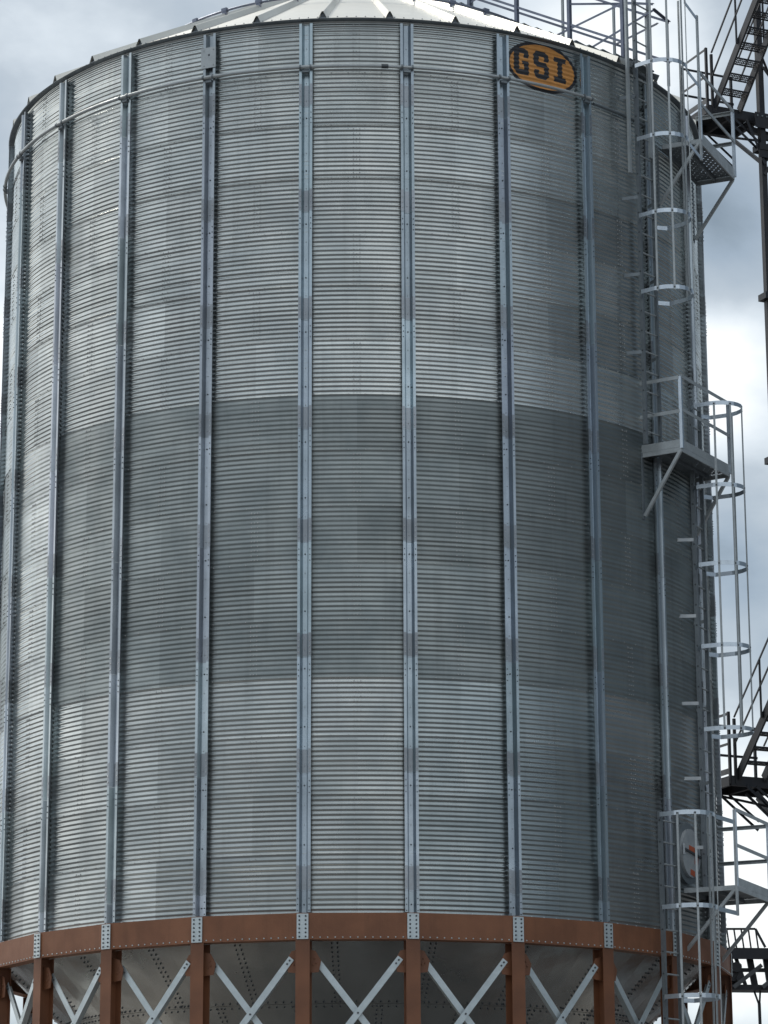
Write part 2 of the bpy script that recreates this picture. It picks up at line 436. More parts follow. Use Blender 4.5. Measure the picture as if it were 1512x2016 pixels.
def brace(az, s_):     # az = mid-bay; angle-section brace from the top of one leg to the foot of the bay, crossing its mate
    mb = MB(); t_ = tan(az); n_ = nrm(az); off = .032 if s_ > 0 else -.036
    d0 = R*math.cos(R_(7.5))+.052
    zt2 = LEGTOP-.235
    a = n_*(d0+off)+t_*(.565*s_)+Vector((0, 0, zt2)); slope = 1.28
    b = n_*(d0+off)-t_*(.60*s_)+Vector((0, 0, zt2-slope*1.165))
    dr = (b-a).normalized(); side = n_.cross(dr).normalized()
    mb.bar(a, b, .085, .008, 'plate', up=n_)
    mb.bar(a+side*(.0385*s_)-n_*.0415, b+side*(.0385*s_)-n_*.0415, .008, .074, 'plate', up=n_)
    for q in (.02, .05, .94, .98): mb.bolt(a.lerp(b, q)+n_*.004, n_, .014, .012, 'darkbolt')
    if s_ > 0: mb.bolt(a.lerp(b, .485)+n_*.004, n_, .014, .014, 'darkbolt')
    return mb.build('cross_brace', silo)
b0 = [brace(0, -1), brace(0, 1)]
def low_brace(az):     # a second X lower down and the horizontal strut, below the frame
    mb = MB(); t_ = tan(az); n_ = nrm(az); d0 = R*math.cos(R_(7.5))+.055
    z1 = LEGTOP-.235-1.28*1.165
    mb.bar(n_*d0-t_*.62+Vector((0, 0, z1-.1)), n_*d0+t_*.62+Vector((0, 0, z1-.1)), .08, .08, 'plate')
    for s_ in (-1, 1): mb.bar(n_*(d0+.05+.01*s_)-t_*(.58*s_)+Vector((0, 0, z1-.2)), n_*(d0+.05+.01*s_)+t_*(.58*s_)+Vector((0, 0, .6)), .085, .008, 'plate', up=n_)
    return mb.build('lower_brace', silo)
lb0 = low_brace(0)
for i, az in enumerate(AZS):
    if i: dup(p0, silo, R_(az)); dup(l0, silo, R_(az)); dup(b0[0], silo, R_(az+7.5)); dup(b0[1], silo, R_(az+7.5)); dup(lb0, silo, R_(az+7.5))
a0_ = AZS[0]
p0.rotation_euler = l0.rotation_euler = (0, 0, R_(a0_))
for o in (*b0, lb0): o.rotation_euler = (0, 0, R_(a0_+7.5))

# ---------------------------------------------------------------- hopper cone
mb = MB(); z0 = ZB-.05; T45 = math.tan(R_(44)); r0 = R-.06
rows = [r0, 4.35, 3.1, 1.9, .42]; NSG = 96
for q in range(4):
    ra, rb = rows[q], rows[q+1]; za, zb2 = z0-(r0-ra)*T45, z0-(r0-rb)*T45
    o_ = .006*(q % 2)
    for i in range(NSG):
        a1, a2 = i*360/NSG, (i+1)*360/NSG
        wv = lambda aa: .012*math.sin(R_(aa)*24*1+q)
        mb.add([cp(a1, ra+o_, za), cp(a2, ra+o_, za), cp(a2, rb+o_, zb2), cp(a1, rb+o_, zb2)], [(3, 2, 1, 0)], 'hopper', (1, 1, 1, .5), True)
    for b in range(24):
        az = PH+4+b*15+(7.5 if q % 2 else 0)
        for s2 in (-.4, .4):
            L_ = (ra-rb)/math.cos(R_(44)); nb = int(L_/.075)
            for u in range(nb):
                f = (u+.5)/nb; rr = ra+(rb-ra)*f
                mb.bolt(cp(az+s2*5.4/max(rr, 1), rr+o_, za+(zb2-za)*f), nrm(az)*math.sin(R_(44))+Vector((0, 0, -math.cos(R_(44)))), .013, .014, 'darkbolt')
    if q:
        for i in range(int(2*math.pi*ra/.11)):
            az = i*360/int(2*math.pi*ra/.11)
            for dr in (-.03, .03):
                mb.bolt(cp(az, ra+dr, za+dr*T45), nrm(az)*.7+Vector((0, 0, -.72)), .013, .016, 'darkbolt')
mb.build('hopper_cone', silo)
mb = MB(); mb.tube([(0, 0, .5), (0, 0, 1.6)], .45, 'galvdull', 20); mb.build('discharge_spout', silo)

# ---------------------------------------------------------------- roof
SL = math.tan(R_(30)); RE = 5.55; ZE = 19.515
def rz(r): return ZE+(RE-r)*SL
def roof_panel_at(az):       # rib on the left edge of a 10 degree panel
    mb = MB(); n = 6; vs = []
    rs = [RE+.02, 5.0, 4.0, 3.0, 2.0, .7]
    for r in rs:
        for j in range(n+1):
            aa = az+j*10/n; vs.append(cp(aa, r, rz(r)+.004*math.sin(j/n*math.pi)))
    fs = [(i*(n+1)+j, i*(n+1)+j+1, (i+1)*(n+1)+j+1, (i+1)*(n+1)+j) for i in range(len(rs)-1) for j in range(n)]
    mb.add(vs, fs, 'roof', (1, 1, 1, .5), False)
    # underside skin and drip edge
    ed = []
    for j in range(n+1): ed += [cp(az+j*10/n, RE+.021, rz(RE+.02)+.002), cp(az+j*10/n, RE+.012, rz(RE)-.022), cp(az+j*10/n, R+.0, rz(RE)-.026), cp(az+j*10/n, R-.02, rz(RE)+.05)]
    mb.add(ed, [(j*4+k, j*4+4+k, j*4+5+k, j*4+1+k) for j in range(n) for k in range(3)], 'galvdull')
    for j in range(7):
        mb.bolt(cp(az+.8+j*1.4, RE-.05, rz(RE-.05)), (0, 0, 1), .010, .016, 'galvdull')
    # raised rib: hollow triangular standing seam, its eave end filled by a dark triangle painted as shade
    n_ = nrm(az); t_ = tan(az); rr = [RE+.015, 4.2, 2.6, .75]; hh = [.105, .095, .085, .06]; ww = [.062, .056, .05, .035]
    vs = []
    for r, h, w_ in zip(rr, hh, ww):
        c = n_*r+Vector((0, 0, rz(r)+.003))
        vs += [c-t_*w_, c+Vector((0, 0, h))-t_*.012, c+Vector((0, 0, h))+t_*.012, c+t_*w_]
    inn = [Vector(v)+Vector((0, 0, -.008)) for v in vs]
    fs = [(i*4+k, i*4+k+1, i*4+5+k, i*4+4+k) for i in range(3) for k in range(3)]
    mb.add(vs, fs, 'roof')
    c = n_*(RE-.02)+Vector((0, 0, rz(RE-.02)+.004)); mb.add([c-t_*.05, c+Vector((0, 0, .088)), c+t_*.05], [(0, 1, 2)], 'darkbolt')
    mb.add([n_*(RE+.012)+Vector((0, 0, rz(RE)-.004))-t_*.058, n_*(RE+.012)+Vector((0, 0, rz(RE)+.004))-t_*.058, n_*(RE+.012)+Vector((0, 0, rz(RE)+.004))+t_*.058, n_*(RE+.012)+Vector((0, 0, rz(RE)-.004))+t_*.058], [(0, 1, 2, 3)], 'galvdull')
    return mb.build('roof_panel', silo)
rp = roof_panel_at(0)
for i in range(1, 36): dup(rp, silo, R_(5.2+10*i))
rp.rotation_euler = (0, 0, R_(5.2))
mb = MB(); mb.tube([(0, 0, rz(.8)-.02), (0, 0, rz(.8)+.25)], .82, 'roof', 32); mb.build('roof_cap', silo)
# ring pipe on the roof, carried by clamps on the ribs
mb = MB(); mb.tube([cp(a, 3.5, rz(3.5)+.13) for a in range(60, 408, 3)], .020, 'post', 8); rr_ = mb.build('roof_ring_pipe', silo)
mb = MB()
c = cp(0, 3.5, rz(3.5)+.05)
mb.bar(c, c+Vector((0, 0, .12)), .07, .05, 'post'); mb.bar(c+Vector((-.05, 0, .09)), c+Vector((.05, 0, .09)), .06, .055, 'post')
cl = mb.build('pipe_clamp', rr_)
for i in range(1, 34): dup(cl, rr_, R_(65.2+10*i))
cl.rotation_euler = (0, 0, R_(65.2))

# ---------------------------------------------------------------- wind ring
ZW = 18.742
mb = MB(); rw = R+.125
mb.tube([cp(a, rw, ZW) for a in np.arange(-130, 4.41, 1.5)]+[cp(4.4, rw, ZW)], .027, 'galv', 10)
mb.tube([cp(a, rw-.008, ZW+.001) for a in np.arange(4.5, 38.31, 1.3)], .023, 'galv', 10)
mb.tube([cp(a, R+.060, ZW-.03) for a in np.arange(39.5, 52, 1.5)], .022, 'galvdull', 10)
mb.tube([cp(3.9, rw, ZW), cp(4.9, rw, ZW)], .033, 'darkbolt', 10)
mb.tube([cp(37.9, rw-.008, ZW), cp(38.45, rw-.008, ZW)], .031, 'galv', 10)
for az in AZS:
    if -130 < az < 39:
        for t in (-.075, .075):
            c = nrm(az)*rw+tan(az)*t+Vector((0, 0, ZW)); mb.tube([c-tan(az)*.012, c+tan(az)*.012], .036, 'galvdull', 10)
        mb.bar(nrm(az)*(R+.07)+Vector((0, 0, ZW-.06)), nrm(az)*(R+.115)+Vector((0, 0, ZW-.05)), .10, .05, 'galvdull')
mb.build('wind_ring', silo)
# cover plate across one stiffener near the top
az = PH-15
mb = MB(); n_ = nrm(az); t_ = tan(az)
def pbox(t0, t1, d0, d1, z0, z1, m='galv'):
    c = [n_*(R+d)+t_*t for t, d in ((t0, d1), (t1, d1), (t1, d0), (t0, d0))]; mb.hexa([p+Vector((0, 0, z0)) for p in c]+[p+Vector((0, 0, z1)) for p in c], m)
pbox(-.125, .105, .087, .099, 18.90, 19.22); mb.bolt(n_*(R+.099)+Vector((0, 0, 19.10)), n_, .018, .004, 'darkbolt')
for t in (-.08, .07):
    for z in (18.94, 19.18): mb.bolt(n_*(R+.099)+t_*t+Vector((0, 0, z)), n_, .009, .01, 'galv')
mb.build('lifting_plate', silo)

# ---------------------------------------------------------------- painted oval emblem with letters
def rect(x0, y0, x1, y1): return [(x0, y0), (x1, y0), (x1, y1), (x0, y1)]
def skew(x): return 0.0
GL = [[(-.50, .12), (-.50, -.13), (-.44, -.19), (-.25, -.19), (-.25, .03), (-.365, .03), (-.365, -.03), (-.33, -.03), (-.33, -.11), (-.41, -.11), (-.41, .12)],
      [(-.50, .11), (-.50, .17), (-.44, .225), (-.31, .225), (-.25, .17), (-.25, .075), (-.335, .075), (-.335, .14), (-.41, .14), (-.41, .11)]]
SL_ = [[(-.17, .17), (-.115, .235), (.04, .235), (.10, .17), (.10, .085), (.015, .085), (.015, .15), (-.075, .15), (-.075, .065), (.04, .065), (.10, .0), (.10, -.145), (.04, -.205), (-.10, -.205), (-.16, -.145), (-.16, -.06), (-.075, -.06), (-.075, -.12), (.015, -.12), (.015, -.02), (-.115, -.02), (-.17, .04)]]
IL = [rect(.19, .125, .41, .205), rect(.255, -.10, .345, .13), rect(.19, -.185, .41, -.10)]
POLY = GL+SL_+IL
def inside(x, y, P):
    c = False; n = len(P); j = n-1
    for i in range(n):
        xi, yi = P[i]; xj, yj = P[j]
        if (yi > y) != (yj > y) and x < (xj-xi)*(y-yi)/(yj-yi)+xi: c = not c
        j = i
    return c
mb = MB(); EAZ = 30.19; EZ = 19.085; A_, B_ = .618, .388; DX = .006; DZ = RH/12/16
nx = int(2*A_/DX); x0 = -A_; zmin = EZ-B_; i0 = int((zmin-ZB)/DZ)-1; i1 = int((EZ+B_-ZB)/DZ)+1
verts = {}; vl = []; fl = []; ml = []
def vert(ix, iz):
    k_ = (ix, iz)
    if k_ not in verts:
        az = EAZ+math.degrees((x0+ix*DX)/R); z = min(ZB+iz*DZ, 19.455); kk = min(int((z-ZB)/RH), NR-1); zr = (z-ZB)/RH-kk
        r = float(ring_radius(kk, np.array([az]), np.array([zr]))[0, 0])
        if zr < .006: r += .0015
        verts[k_] = len(vl); vl.append(cp(az, r+.0028, z))
    return verts[k_]
for iz in range(i0, i1):
    zc = ZB+(iz+.5)*DZ
    if zc > 19.45: continue
    for ix in range(nx+1):
        xx = x0+(ix+.5)*DX; yy = zc-EZ
        e1 = (xx/A_)**2+(yy/B_)**2
        if e1 > 1: continue
        yj = yy; xj = xx+.003*math.sin(iz*.39)
        e2 = (xx/(A_-.050))**2+(yy/(B_-.048))**2
        mk = 1 if e2 > 1 else 0
        if not mk:
            for P in POLY:
                if inside(xj, yj-.012, P): mk = 1; break
        fl.append((vert(ix, iz), vert(ix+1, iz), vert(ix+1, iz+1), vert(ix, iz+1))); ml.append(mk)
me = bpy.data.meshes.new('painted_emblem'); me.from_pydata([tuple(v) for v in vl], [], fl); me.update()
me.materials.append(MT['logo_o']); me.materials.append(MT['logo_k']); me.polygons.foreach_set('material_index', ml); me.polygons.foreach_set('use_smooth', [True]*len(fl))
o = bpy.data.objects.new('painted_emblem', me); col.objects.link(o); o.parent = silo; o['label'] = 'orange oval with black border and black letters GSI'

# ---------------------------------------------------------------- manhole hatch
MAZ = 59.1; MZ = 7.80
mb = MB(); n_ = nrm(MAZ); t_ = tan(MAZ); c = n_*(R+.03)+Vector((0, 0, MZ))
NM = 32
def disc(mb, c, rad0, rad1, d0, d1, m, zs=1.0):
    vs = []
    for rr, dd in ((rad0, d0), (rad0, d1), (rad1, d1)):
        for j in range(NM):
            a = 2*math.pi*j/NM; vs.append(c+n_*dd+t_*rr*math.cos(a)+Vector((0, 0, rr*math.sin(a)*zs)))
    mb.add(vs, [(k*NM+j, k*NM+(j+1) % NM, (k+1)*NM+(j+1) % NM, (k+1)*NM+j) for k in (0, 1) for j in range(NM)]+[tuple(range(2*NM, 3*NM))], m)
disc(mb, c, .40, .30, -.05, .03, 'galvdull', 1.1)
fr = mb.build('manhole', silo)
mb = MB(); disc(mb, c, .31, .27, .03, .075, 'hatch', 1.12)
rim = mb.build('lid', fr)
mb = MB()
mb.bar(c+n_*.085-t_*.30+Vector((0, 0, .04)), c+n_*.085+t_*.30+Vector((0, 0, -.03)), .03, .03, 'darkbolt'); mb.bar(c+n_*.10-t_*.31+Vector((0, 0, -.05)), c+n_*.10-t_*.31+Vector((0, 0, .10)), .03, .05, 'hatch')
mb.build('latch_bar', fr)
mb = MB()
for (u, v, w_, h_) in ((.02, .06, .20, .10), (.16, -.06, .10, .16), (.02, -.27, .14, .08)):
    mb.bar(c+n_*.079+t_*(u-w_/2)+Vector((0, 0, v)), c+n_*.079+t_*(u+w_/2)+Vector((0, 0, v-.02)), .004, h_, 'orange', up=(0, 0, 1))
mb.build('decal', fr)

# ---------------------------------------------------------------- ladders with cages
def ladder(az, r, ztop, zbot, hoops, name_label, half=.19, open_hoops=(), post_pt=None, cagew=.36, caged=.72, bars_top=None, bars_bot=None, brk=(), brkm='galvdull', ext=None, group='caged ladders on the silo'):
    t = thing('caged_ladder', name_label, 'ladder', group)
    n_ = nrm(az); t_ = tan(az); o = n_*r
    def P(u, d, z): return o+t_*u+n_*d+Vector((0, 0, z))
    for s_ in (-1, 1):
        mb = MB(); mb.bar(P(half*s_, 0, zbot), P(half*s_, 0, ztop), .012, .065, 'galvdull', up=n_)
        mb.bar(P((half-.018)*s_, .030, zbot), P((half-.018)*s_, .030, ztop), .024, .005, 'galvdull', up=n_)
        z = zbot+.2
        while z < ztop-.1: mb.bolt(P((half+.006)*s_, 0, z), t_*s_, .014, .008, 'darkbolt'); z += .305
        mb.build('rail', t)
    z = zbot+.2
    while z < ztop-.05:
        mb = MB(); mb.tube([P(-half+.004, 0, z), P(half-.004, 0, z)], .013, 'galv', 8); mb.build('rung', t); z += .305
    def hoop_pts(z, opn):
        pts = [P(-half, .0, z), P(-cagew, .12, z)]
        for q in range(0, 13):
            a = math.pi-math.pi*q/12
            pts.append(P(cagew*math.cos(a), caged-cagew+cagew*math.sin(a), z))
            if opn and q >= 9: break
        if opn: pts.append(Vector((post_pt[0], post_pt[1], z)))
        else: pts += [P(cagew, .12, z), P(half, 0, z)]
        return pts
    for z in hoops:
        mb = MB(); pts = hoop_pts(z, z in open_hoops)
        mb.strip(pts, .062, .006, 'hoop')
        mb.build('hoop', t)
    zt_ = bars_top or max(hoops); zb3 = bars_bot or min(hoops)
    for q in (.6, 3.2, 6, 8.6, 11.2):
        a = math.pi-math.pi*q/12
        mb = MB()
        u, d = (cagew+.008)*math.cos(a), caged-cagew+(cagew+.008)*math.sin(a)
        mb.bar(P(u, d, zb3), P(u, d, zt_), .030, .014, 'galv', up=(n_*math.sin(a)+t_*math.cos(a)))
        for z in hoops:
            if zb3-.05 < z < zt_+.05: mb.bolt(P(u, d, z-.01), (n_*math.sin(a)+t_*math.cos(a)), .014, .014, 'darkbolt')
        mb.build('cage_bar', t)
    for z in brk:
        for s_ in (-1, 1):
            mb = MB(); a = P(half*s_, 0, z); rr = R+.01
            b = a-n_*(r-rr+.03)+t_*(s_*.10); mb.bar(a, b, .006, .05, brkm, up=(0, 0, 1)); mb.build('stand_off_bracket', t)
    return t
# ---------------------------------------------------------------- service platforms
def platform(az, w, d1, d0, z, label, left=True, right=True):
    t = thing('service_platform', label, 'platform', 'service platforms on the silo wall')
    n_ = nrm(az); t_ = tan(az)
    def P(u, d, zz): return n_*d+t_*u+Vector((0, 0, zz))
    # perforated deck with real holes
    mb = MB(); cs = []
    def grid(lo, hi, step, h):
        xs = [lo]; q = lo+step*.6; marks = []
        while q < hi-step*.4: xs += [q-h, q+h]; marks.append(len(xs)-2); q += step
        xs.append(hi); return xs, marks
    xs, mx = grid(-w+.02, w-.02, .066, .013); ys, my = grid(d0, d1-.02, .052, .013)
    for i in range(len(xs)-1):
        for j in range(len(ys)-1):
            hole = i in mx and j in my and (mx.index(i)+my.index(j)) % 2 == 0 and abs(ys[j]-(d0+d1)/2) > .03 and ys[j] < d1-.1
            q = [(xs[i], ys[j]), (xs[i+1], ys[j]), (xs[i+1], ys[j+1]), (xs[i], ys[j+1])]
            if not hole:
                mb.add([P(u, d, z+.004) for u, d in q], [(0, 1, 2, 3)], 'galvdull'); mb.add([P(u, d, z) for u, d in q], [(3, 2, 1, 0)], 'galvdull')
    mb.build('deck', t)
    mb = MB()   # frame channels
    for a, b in (((-w, d1), (w, d1)), ((-w, d0), (-w, d1)), ((w, d0), (w, d1))):
        mb.bar(P(*a, z-.035), P(*b, z-.035), .02, .068, 'galv')
    mb.bar(P(-w, (d0+d1)/2, z-.03), P(w, (d0+d1)/2, z-.03), .03, .05, 'galvdull')
    mb.bar(P(-w, d0, z-.035), P(w, d0, z-.035), .02, .068, 'galvdull')
    mb.build('frame', t)
    for a, b, ok in (((-w, d1+.006), (w, d1+.006), True), ((-w-.006, d0), (-w-.006, d1), left), ((w+.006, d0), (w+.006, d1), right)):
        if not ok: continue
        mb = MB(); mb.bar(P(*a, z+.06), P(*b, z+.06), .006, .115, 'galv'); mb.build('toe_board', t)
    for u, d in ((-w, d1), (w, d1)):
        mb = MB(); mb.bar(P(u, d+.012, z-.02), P(u, d+.012, z+1.07), .045, .045, 'hoop', up=n_); mb.build('post', t)
    for zz in (.56, 1.07):
        mb = MB()
        mb.angle(P(-w, d1+.012, z+zz), P(w, d1+.012, z+zz), .052, 'galv'); 
        if right: mb.angle(P(w, d1, z+zz-.02), P(w, d0, z+zz-.02), .052, 'galv')
        if left: mb.angle(P(-w, d0, z+zz-.02), P(-w, d1, z+zz-.02), .052, 'galv')
        mb.build('handrail', t)
    for s_ in (-1, 1):
        mb = MB(); ww = math.sqrt(max((R+.02)**2-w*w, 1)); e_ = P(s_*w, ww, z-.95)
        mb.bar(P(s_*w, d1-.02, z-.06), e_, .045, .045, 'galv'); mb.bar(P(s_*w, ww-.02, z+.0), P(s_*w, ww-.02, z-1.0), .06, .02, 'galvdull', up=n_); mb.build('support_brace', t)
    return t
AL = dict(az=49.2, r=5.70)
pA = nrm(65.5)*6.11+tan(65.5)*(-.84); pC = nrm(65)*6.28+tan(65)*(-.78)
lA = ladder(49.2, 5.70, 21.3, 13.6, [20.5, 19.40, 18.23, 17.03, 15.85], 'caged ladder from the middle platform up past the roof edge', open_hoops=(20.5, 19.40, 18.23), post_pt=pA, brk=(19.0, 17.4, 16.2, 15.0), bars_bot=15.8, bars_top=20.6)
lB = ladder(62.8, 5.70, 14.6, 7.3, [14.45, 13.2, 12.02, 10.80, 9.58], 'caged ladder at the right silhouette of the silo between the middle and lowest platforms', brk=(12.45, 11.3, 10.0, 8.9, 7.9), brkm='hatch', cagew=.35, caged=.73)
lC = ladder(49.6, 5.74, 8.25, .3, [8.17, 6.88, 5.65, 4.45, 3.25], 'caged ladder beside the round hatch running down past the brown ring beam', open_hoops=(8.17, 6.88), post_pt=pC, brk=())
platform(65.5, .84, 6.10, 5.50, 18.55, left=False, right=True, label= 'small railed platform just below the roof edge, floor holes letting the sky through')
platform(58.2, .82, 6.05, 5.38, 13.55, left=True, right=False, label= 'small railed platform at mid height where the two caged ladders meet')
platform(65.0, .78, 6.27, 5.50, 7.28, left=False, right=True, label= 'lowest railed platform beside the round hatch just above the brown ring beam')
# hoop post of the top platform and of the lowest one
for pp, z0_, z1_, lab in ((pA, 18.2, 20.56, 'u'), (pC, 6.85, 8.35, 'l')):
    mb = MB(); mb.bar(Vector((pp[0], pp[1], z0_)), Vector((pp[0], pp[1], z1_)), .05, .03, 'galv', up=nrm(65)); mb.build('cage_post', lA if lab == 'u' else lC)
mb = MB()   # two heavy channels that carry the top ladder past the eave
for u, z0_, z1_ in ((-.33, 17.75, 21.2), (.12, 18.1, 20.45)):
    b_ = nrm(49.2)*(5.66 if u < 0 else 5.72)+tan(49.2)*u
    mb.bar(b_+Vector((0, 0, z0_)), b_+Vector((0, 0, z1_)), .055, .035, 'galv', up=nrm(49.2))
mb.build('carrier_channel', lA)

# ---------------------------------------------------------------- stair with handrails on the roof
rs_ = thing('roof_stair', 'radial stair with handrails climbing the pale roof at the upper right', 'stair')
SA = 50; n_ = nrm(SA); t_ = tan(SA)
def Q(u, r, h): return n_*r+t_*u+Vector((0, 0, rz(r)+h))
mb = MB()
for u in (-.33, .33): mb.bar(Q(u, 1.2, .06), Q(u, 5.7, .06), .03, .09, 'galvdull')
mb.build('stringer', rs_)
for i in range(18):
    r = 1.4+i*.245; c = n_*r+Vector((0, 0, rz(r)+.10)); mb = MB(); mb.bar(c-t_*.32, c+t_*.32, .16, .02, 'galvdull', up=(0, 0, 1)); mb.build('step', rs_)
for r in (1.4, 2.38, 3.31, 4.32, 5.31):
    mb = MB(); c = n_*r-t_*.0; mb.bar(c+Vector((0, 0, rz(r)+.02)), c+Vector((0, 0, rz(r)+1.12)), .065, .05, 'post', up=n_); mb.build('post', rs_)
for r in (1.0, 1.95, 2.84, 3.75, 4.72, 5.70):
    mb = MB(); c = n_*r+t_*.62; b_ = rz(r)+.02; mb.bar(c+Vector((0, 0, b_)), c+Vector((0, 0, rz(r)+1.10)), .035, .035, 'galv', up=n_); mb.build('post', rs_)
mb = MB()
for u, rows_ in ((0, (.42, 1.08)), (.62, (.42, 1.08))):
    for h in rows_: mb.angle(Q(u, 1.2, h), Q(u, 5.75 if u else 5.40, h), .036, 'post')
mb.angle(Q(0, 5.38, 1.08), Q(0, 5.88, 1.2), .036, 'post'); mb.angle(Q(.62, 5.75, 1.08), Q(0, 5.88, 1.12), .036, 'post')
mb.build('handrail', rs_)
for (r1, h1, u1, r2, h2, u2) in ((3.92, .05, 0, 5.38, 1.10, 0), (4.58, .03, 0, 5.88, 1.10, 0.0), (2.2, .05, 0, 3.35, 1.08, 0), (4.75, .42, .62, 5.75, .95, .3), (4.3, .75, 0, 5.3, 1.15, .3)):
    mb = MB(); mb.angle(Q(u1, r1, h1), Q(u2, r2, h2), .032, 'post'); mb.build('brace', rs_)

# ---------------------------------------------------------------- dark stair tower behind, on the right
tw = thing('stair_tower', 'dark steel stair tower standing behind the silo at the right edge', 'stair tower')
U = Vector((.91, .41, 0)); V = Vector((.41, -.91, 0))
O = Vector((6.51, 6.0, 0))
def W(u, v, z): return O+U*u+V*v+Vector((0, 0, z))
COLS = [(1.12, .05), (3.0, .05), (3.0, -1.45)]
for u, v in COLS:
    mb = MB(); mb.bar(W(u, v, 0), W(u, v, 27), .11, .11, 'tower', up=V)
    for z in (4.2, 8.2, 12.9, 16.2, 19.3, 22.2): mb.bar(W(u, v, z), W(u, v, z+.12), .26, .26, 'tower', up=V)
    mb.build('column', tw)
def landing(zd):
    mb = MB()
    mb.bar(W(.55, -.45, zd-.03)-V*0, W(.55, -.4501, zd-.03)+U*0, .01, .01, 'tower')
    for k_ in range(23): mb.bar(W(0.0, -.88+k_*.04, zd-.02), W(1.05, -.88+k_*.04, zd-.02), .024 if k_ % 5 else .036, .03, 'tower')
    o_ = mb.build('landing_deck', tw)
    mb = MB()
    for a, b in (((0, 0), (1.12, 0)), ((0, -.9), (1.12, -.9)), ((0, -.9), (0, 0)), ((1.08, -.9), (1.08, 0)), ((.5, -.9), (.5, 0))):
        mb.bar(W(*a, zd-.11), W(*b, zd-.11), .06, .15, 'tower')
    mb.build('landing_frame', tw)
    mb = MB()
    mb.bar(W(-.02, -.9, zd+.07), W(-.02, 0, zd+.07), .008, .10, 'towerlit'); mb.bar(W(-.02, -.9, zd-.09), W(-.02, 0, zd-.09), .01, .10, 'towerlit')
    mb.build('toe_board', tw)
    for u, v, h in ((0, 0, 1.12), (0, -.9, 1.10), (.55, -.9, 1.07), (1.08, -.9, 1.07), (.10, .02, 1.0)):
        mb = MB(); mb.bar(W(u, v, zd-.15), W(u, v, zd+h), .045, .045, 'tower', up=V); mb.build('post', tw)
    for h in (.55, 1.08):
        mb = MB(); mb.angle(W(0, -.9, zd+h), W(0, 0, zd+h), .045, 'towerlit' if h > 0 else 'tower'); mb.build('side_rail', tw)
        mb = MB(); mb.angle(W(0, -.9, zd+h-.03), W(1.12, -.9, zd+h-.03), .045, 'tower'); mb.build('end_rail', tw)
    # knee braces back to the column
    mb = MB()
    for v in (0.03, -.9):
        mb.angle(W(.30, v, zd-.18), W(1.08, v, zd-.78), .05, 'tower'); mb.angle(W(.50, v, zd-.18), W(1.10, v, zd-.62), .045, 'tower')
    mb.angle(W(.25, -.9, zd-.2), W(1.1, 0, zd-.55), .045, 'tower'); mb.angle(W(1.1, -.9, zd-.2), W(1.1, .05, zd-1.0), .06, 'tower'); mb.angle(W(1.1, .05, zd-1.0), W(2.2, -.6, zd-.1), .06, 'tower'); mb.angle(W(1.1, .05, zd-.1), W(1.9, .3, zd-.95), .06, 'tower')
    mb.angle(W(1.12, .05, zd-.78), W(1.9, -.6, zd-.1), .07, 'tower'); mb.bar(W(1.0, -.2, zd-.25), W(1.5, .1, zd-.5), .12, .10, 'tower')
    mb.build('knee_brace', tw)
    for a, b, ww in (((1.12, .1, zd-1.25), (1.75, .4, zd-.05), .06), ((1.16, .1, zd+.9), (1.9, .3, zd-.25), .05), ((.75, .1, zd-.2), (1.12, .12, zd-1.05), .05), ((1.5, .3, zd-.1), (1.16, .1, zd+1.1), .04)):
        mb = MB(); mb.angle(W(*a), W(*b), ww, 'tower'); mb.build('diagonal_brace', tw)
    mb = MB(); mb.bar(W(.92, .16, zd-.20), W(1.34, .16, zd-.20), .012, .30, 'tower');
    for q in range(4): mb.bolt(W(.97+q*.1, .167, zd-.12), V, .02, .02, 'galvdull')
    mb.build('gusset_plate', tw)
    mb = MB(); mb.bar(W(.98, .16, zd-.80), W(1.28, .16, zd-.80), .012, .26, 'tower'); mb.build('gusset_plate', tw)
    # stair flight climbing towards the viewer and to the right
    NSTEP = 12; run = .225; rise = .215
    for s_ in (.13, .66):
        mb = MB(); a, b = W(s_, .02, zd-.02), W(s_, .02+run*NSTEP, zd+rise*NSTEP)
        mb.bar(a, b, .012, .17, 'tower'); mb.bar(a+Vector((0, 0, .085))+U*.02, b+Vector((0, 0, .085))+U*.02, .05, .01, 'towerlit'); mb.bar(a-Vector((0, 0, .085))+U*.02, b-Vector((0, 0, .085))+U*.02, .05, .01, 'towerlit'); mb.build('stringer', tw)
    for i in range(1, NSTEP):
        mb = MB(); v0 = .02+i*run; z = zd+i*rise-.02
        mb.bar(W(.14, v0-.13, z), W(.65, v0-.13, z), .012, .024, 'tower'); mb.bar(W(.14, v0+.13, z), W(.65, v0+.13, z), .012, .03, 'tower')
        for q in range(14): uu = .16+q*.036; mb.bar(W(uu, v0-.13, z), W(uu, v0+.13, z), .014+.010*(q % 3 == 0), .006, 'tower')
        for q in range(2): mb.bar(W(.14, v0-.04+q*.08, z+.001), W(.65, v0-.04+q*.08, z+.001), .022, .005, 'tower')
        mb.build('tread', tw)
    for s_ in (.10, .69):
        mb = MB(); k_ = rise/run
        for h in (.55, 1.02): mb.angle(W(s_, .04, zd+h), W(s_, .02+run*NSTEP, zd+h+run*NSTEP*k_), .036, 'tower')
        for q in (4, 8, 12): mb.bar(W(s_, .02+run*q, zd+rise*q), W(s_, .02+run*q, zd+rise*q+1.02), .035, .035, 'tower')
        mb.build('stair_rail', tw)
    return
for zd in (22.98, 10.46): landing(zd)
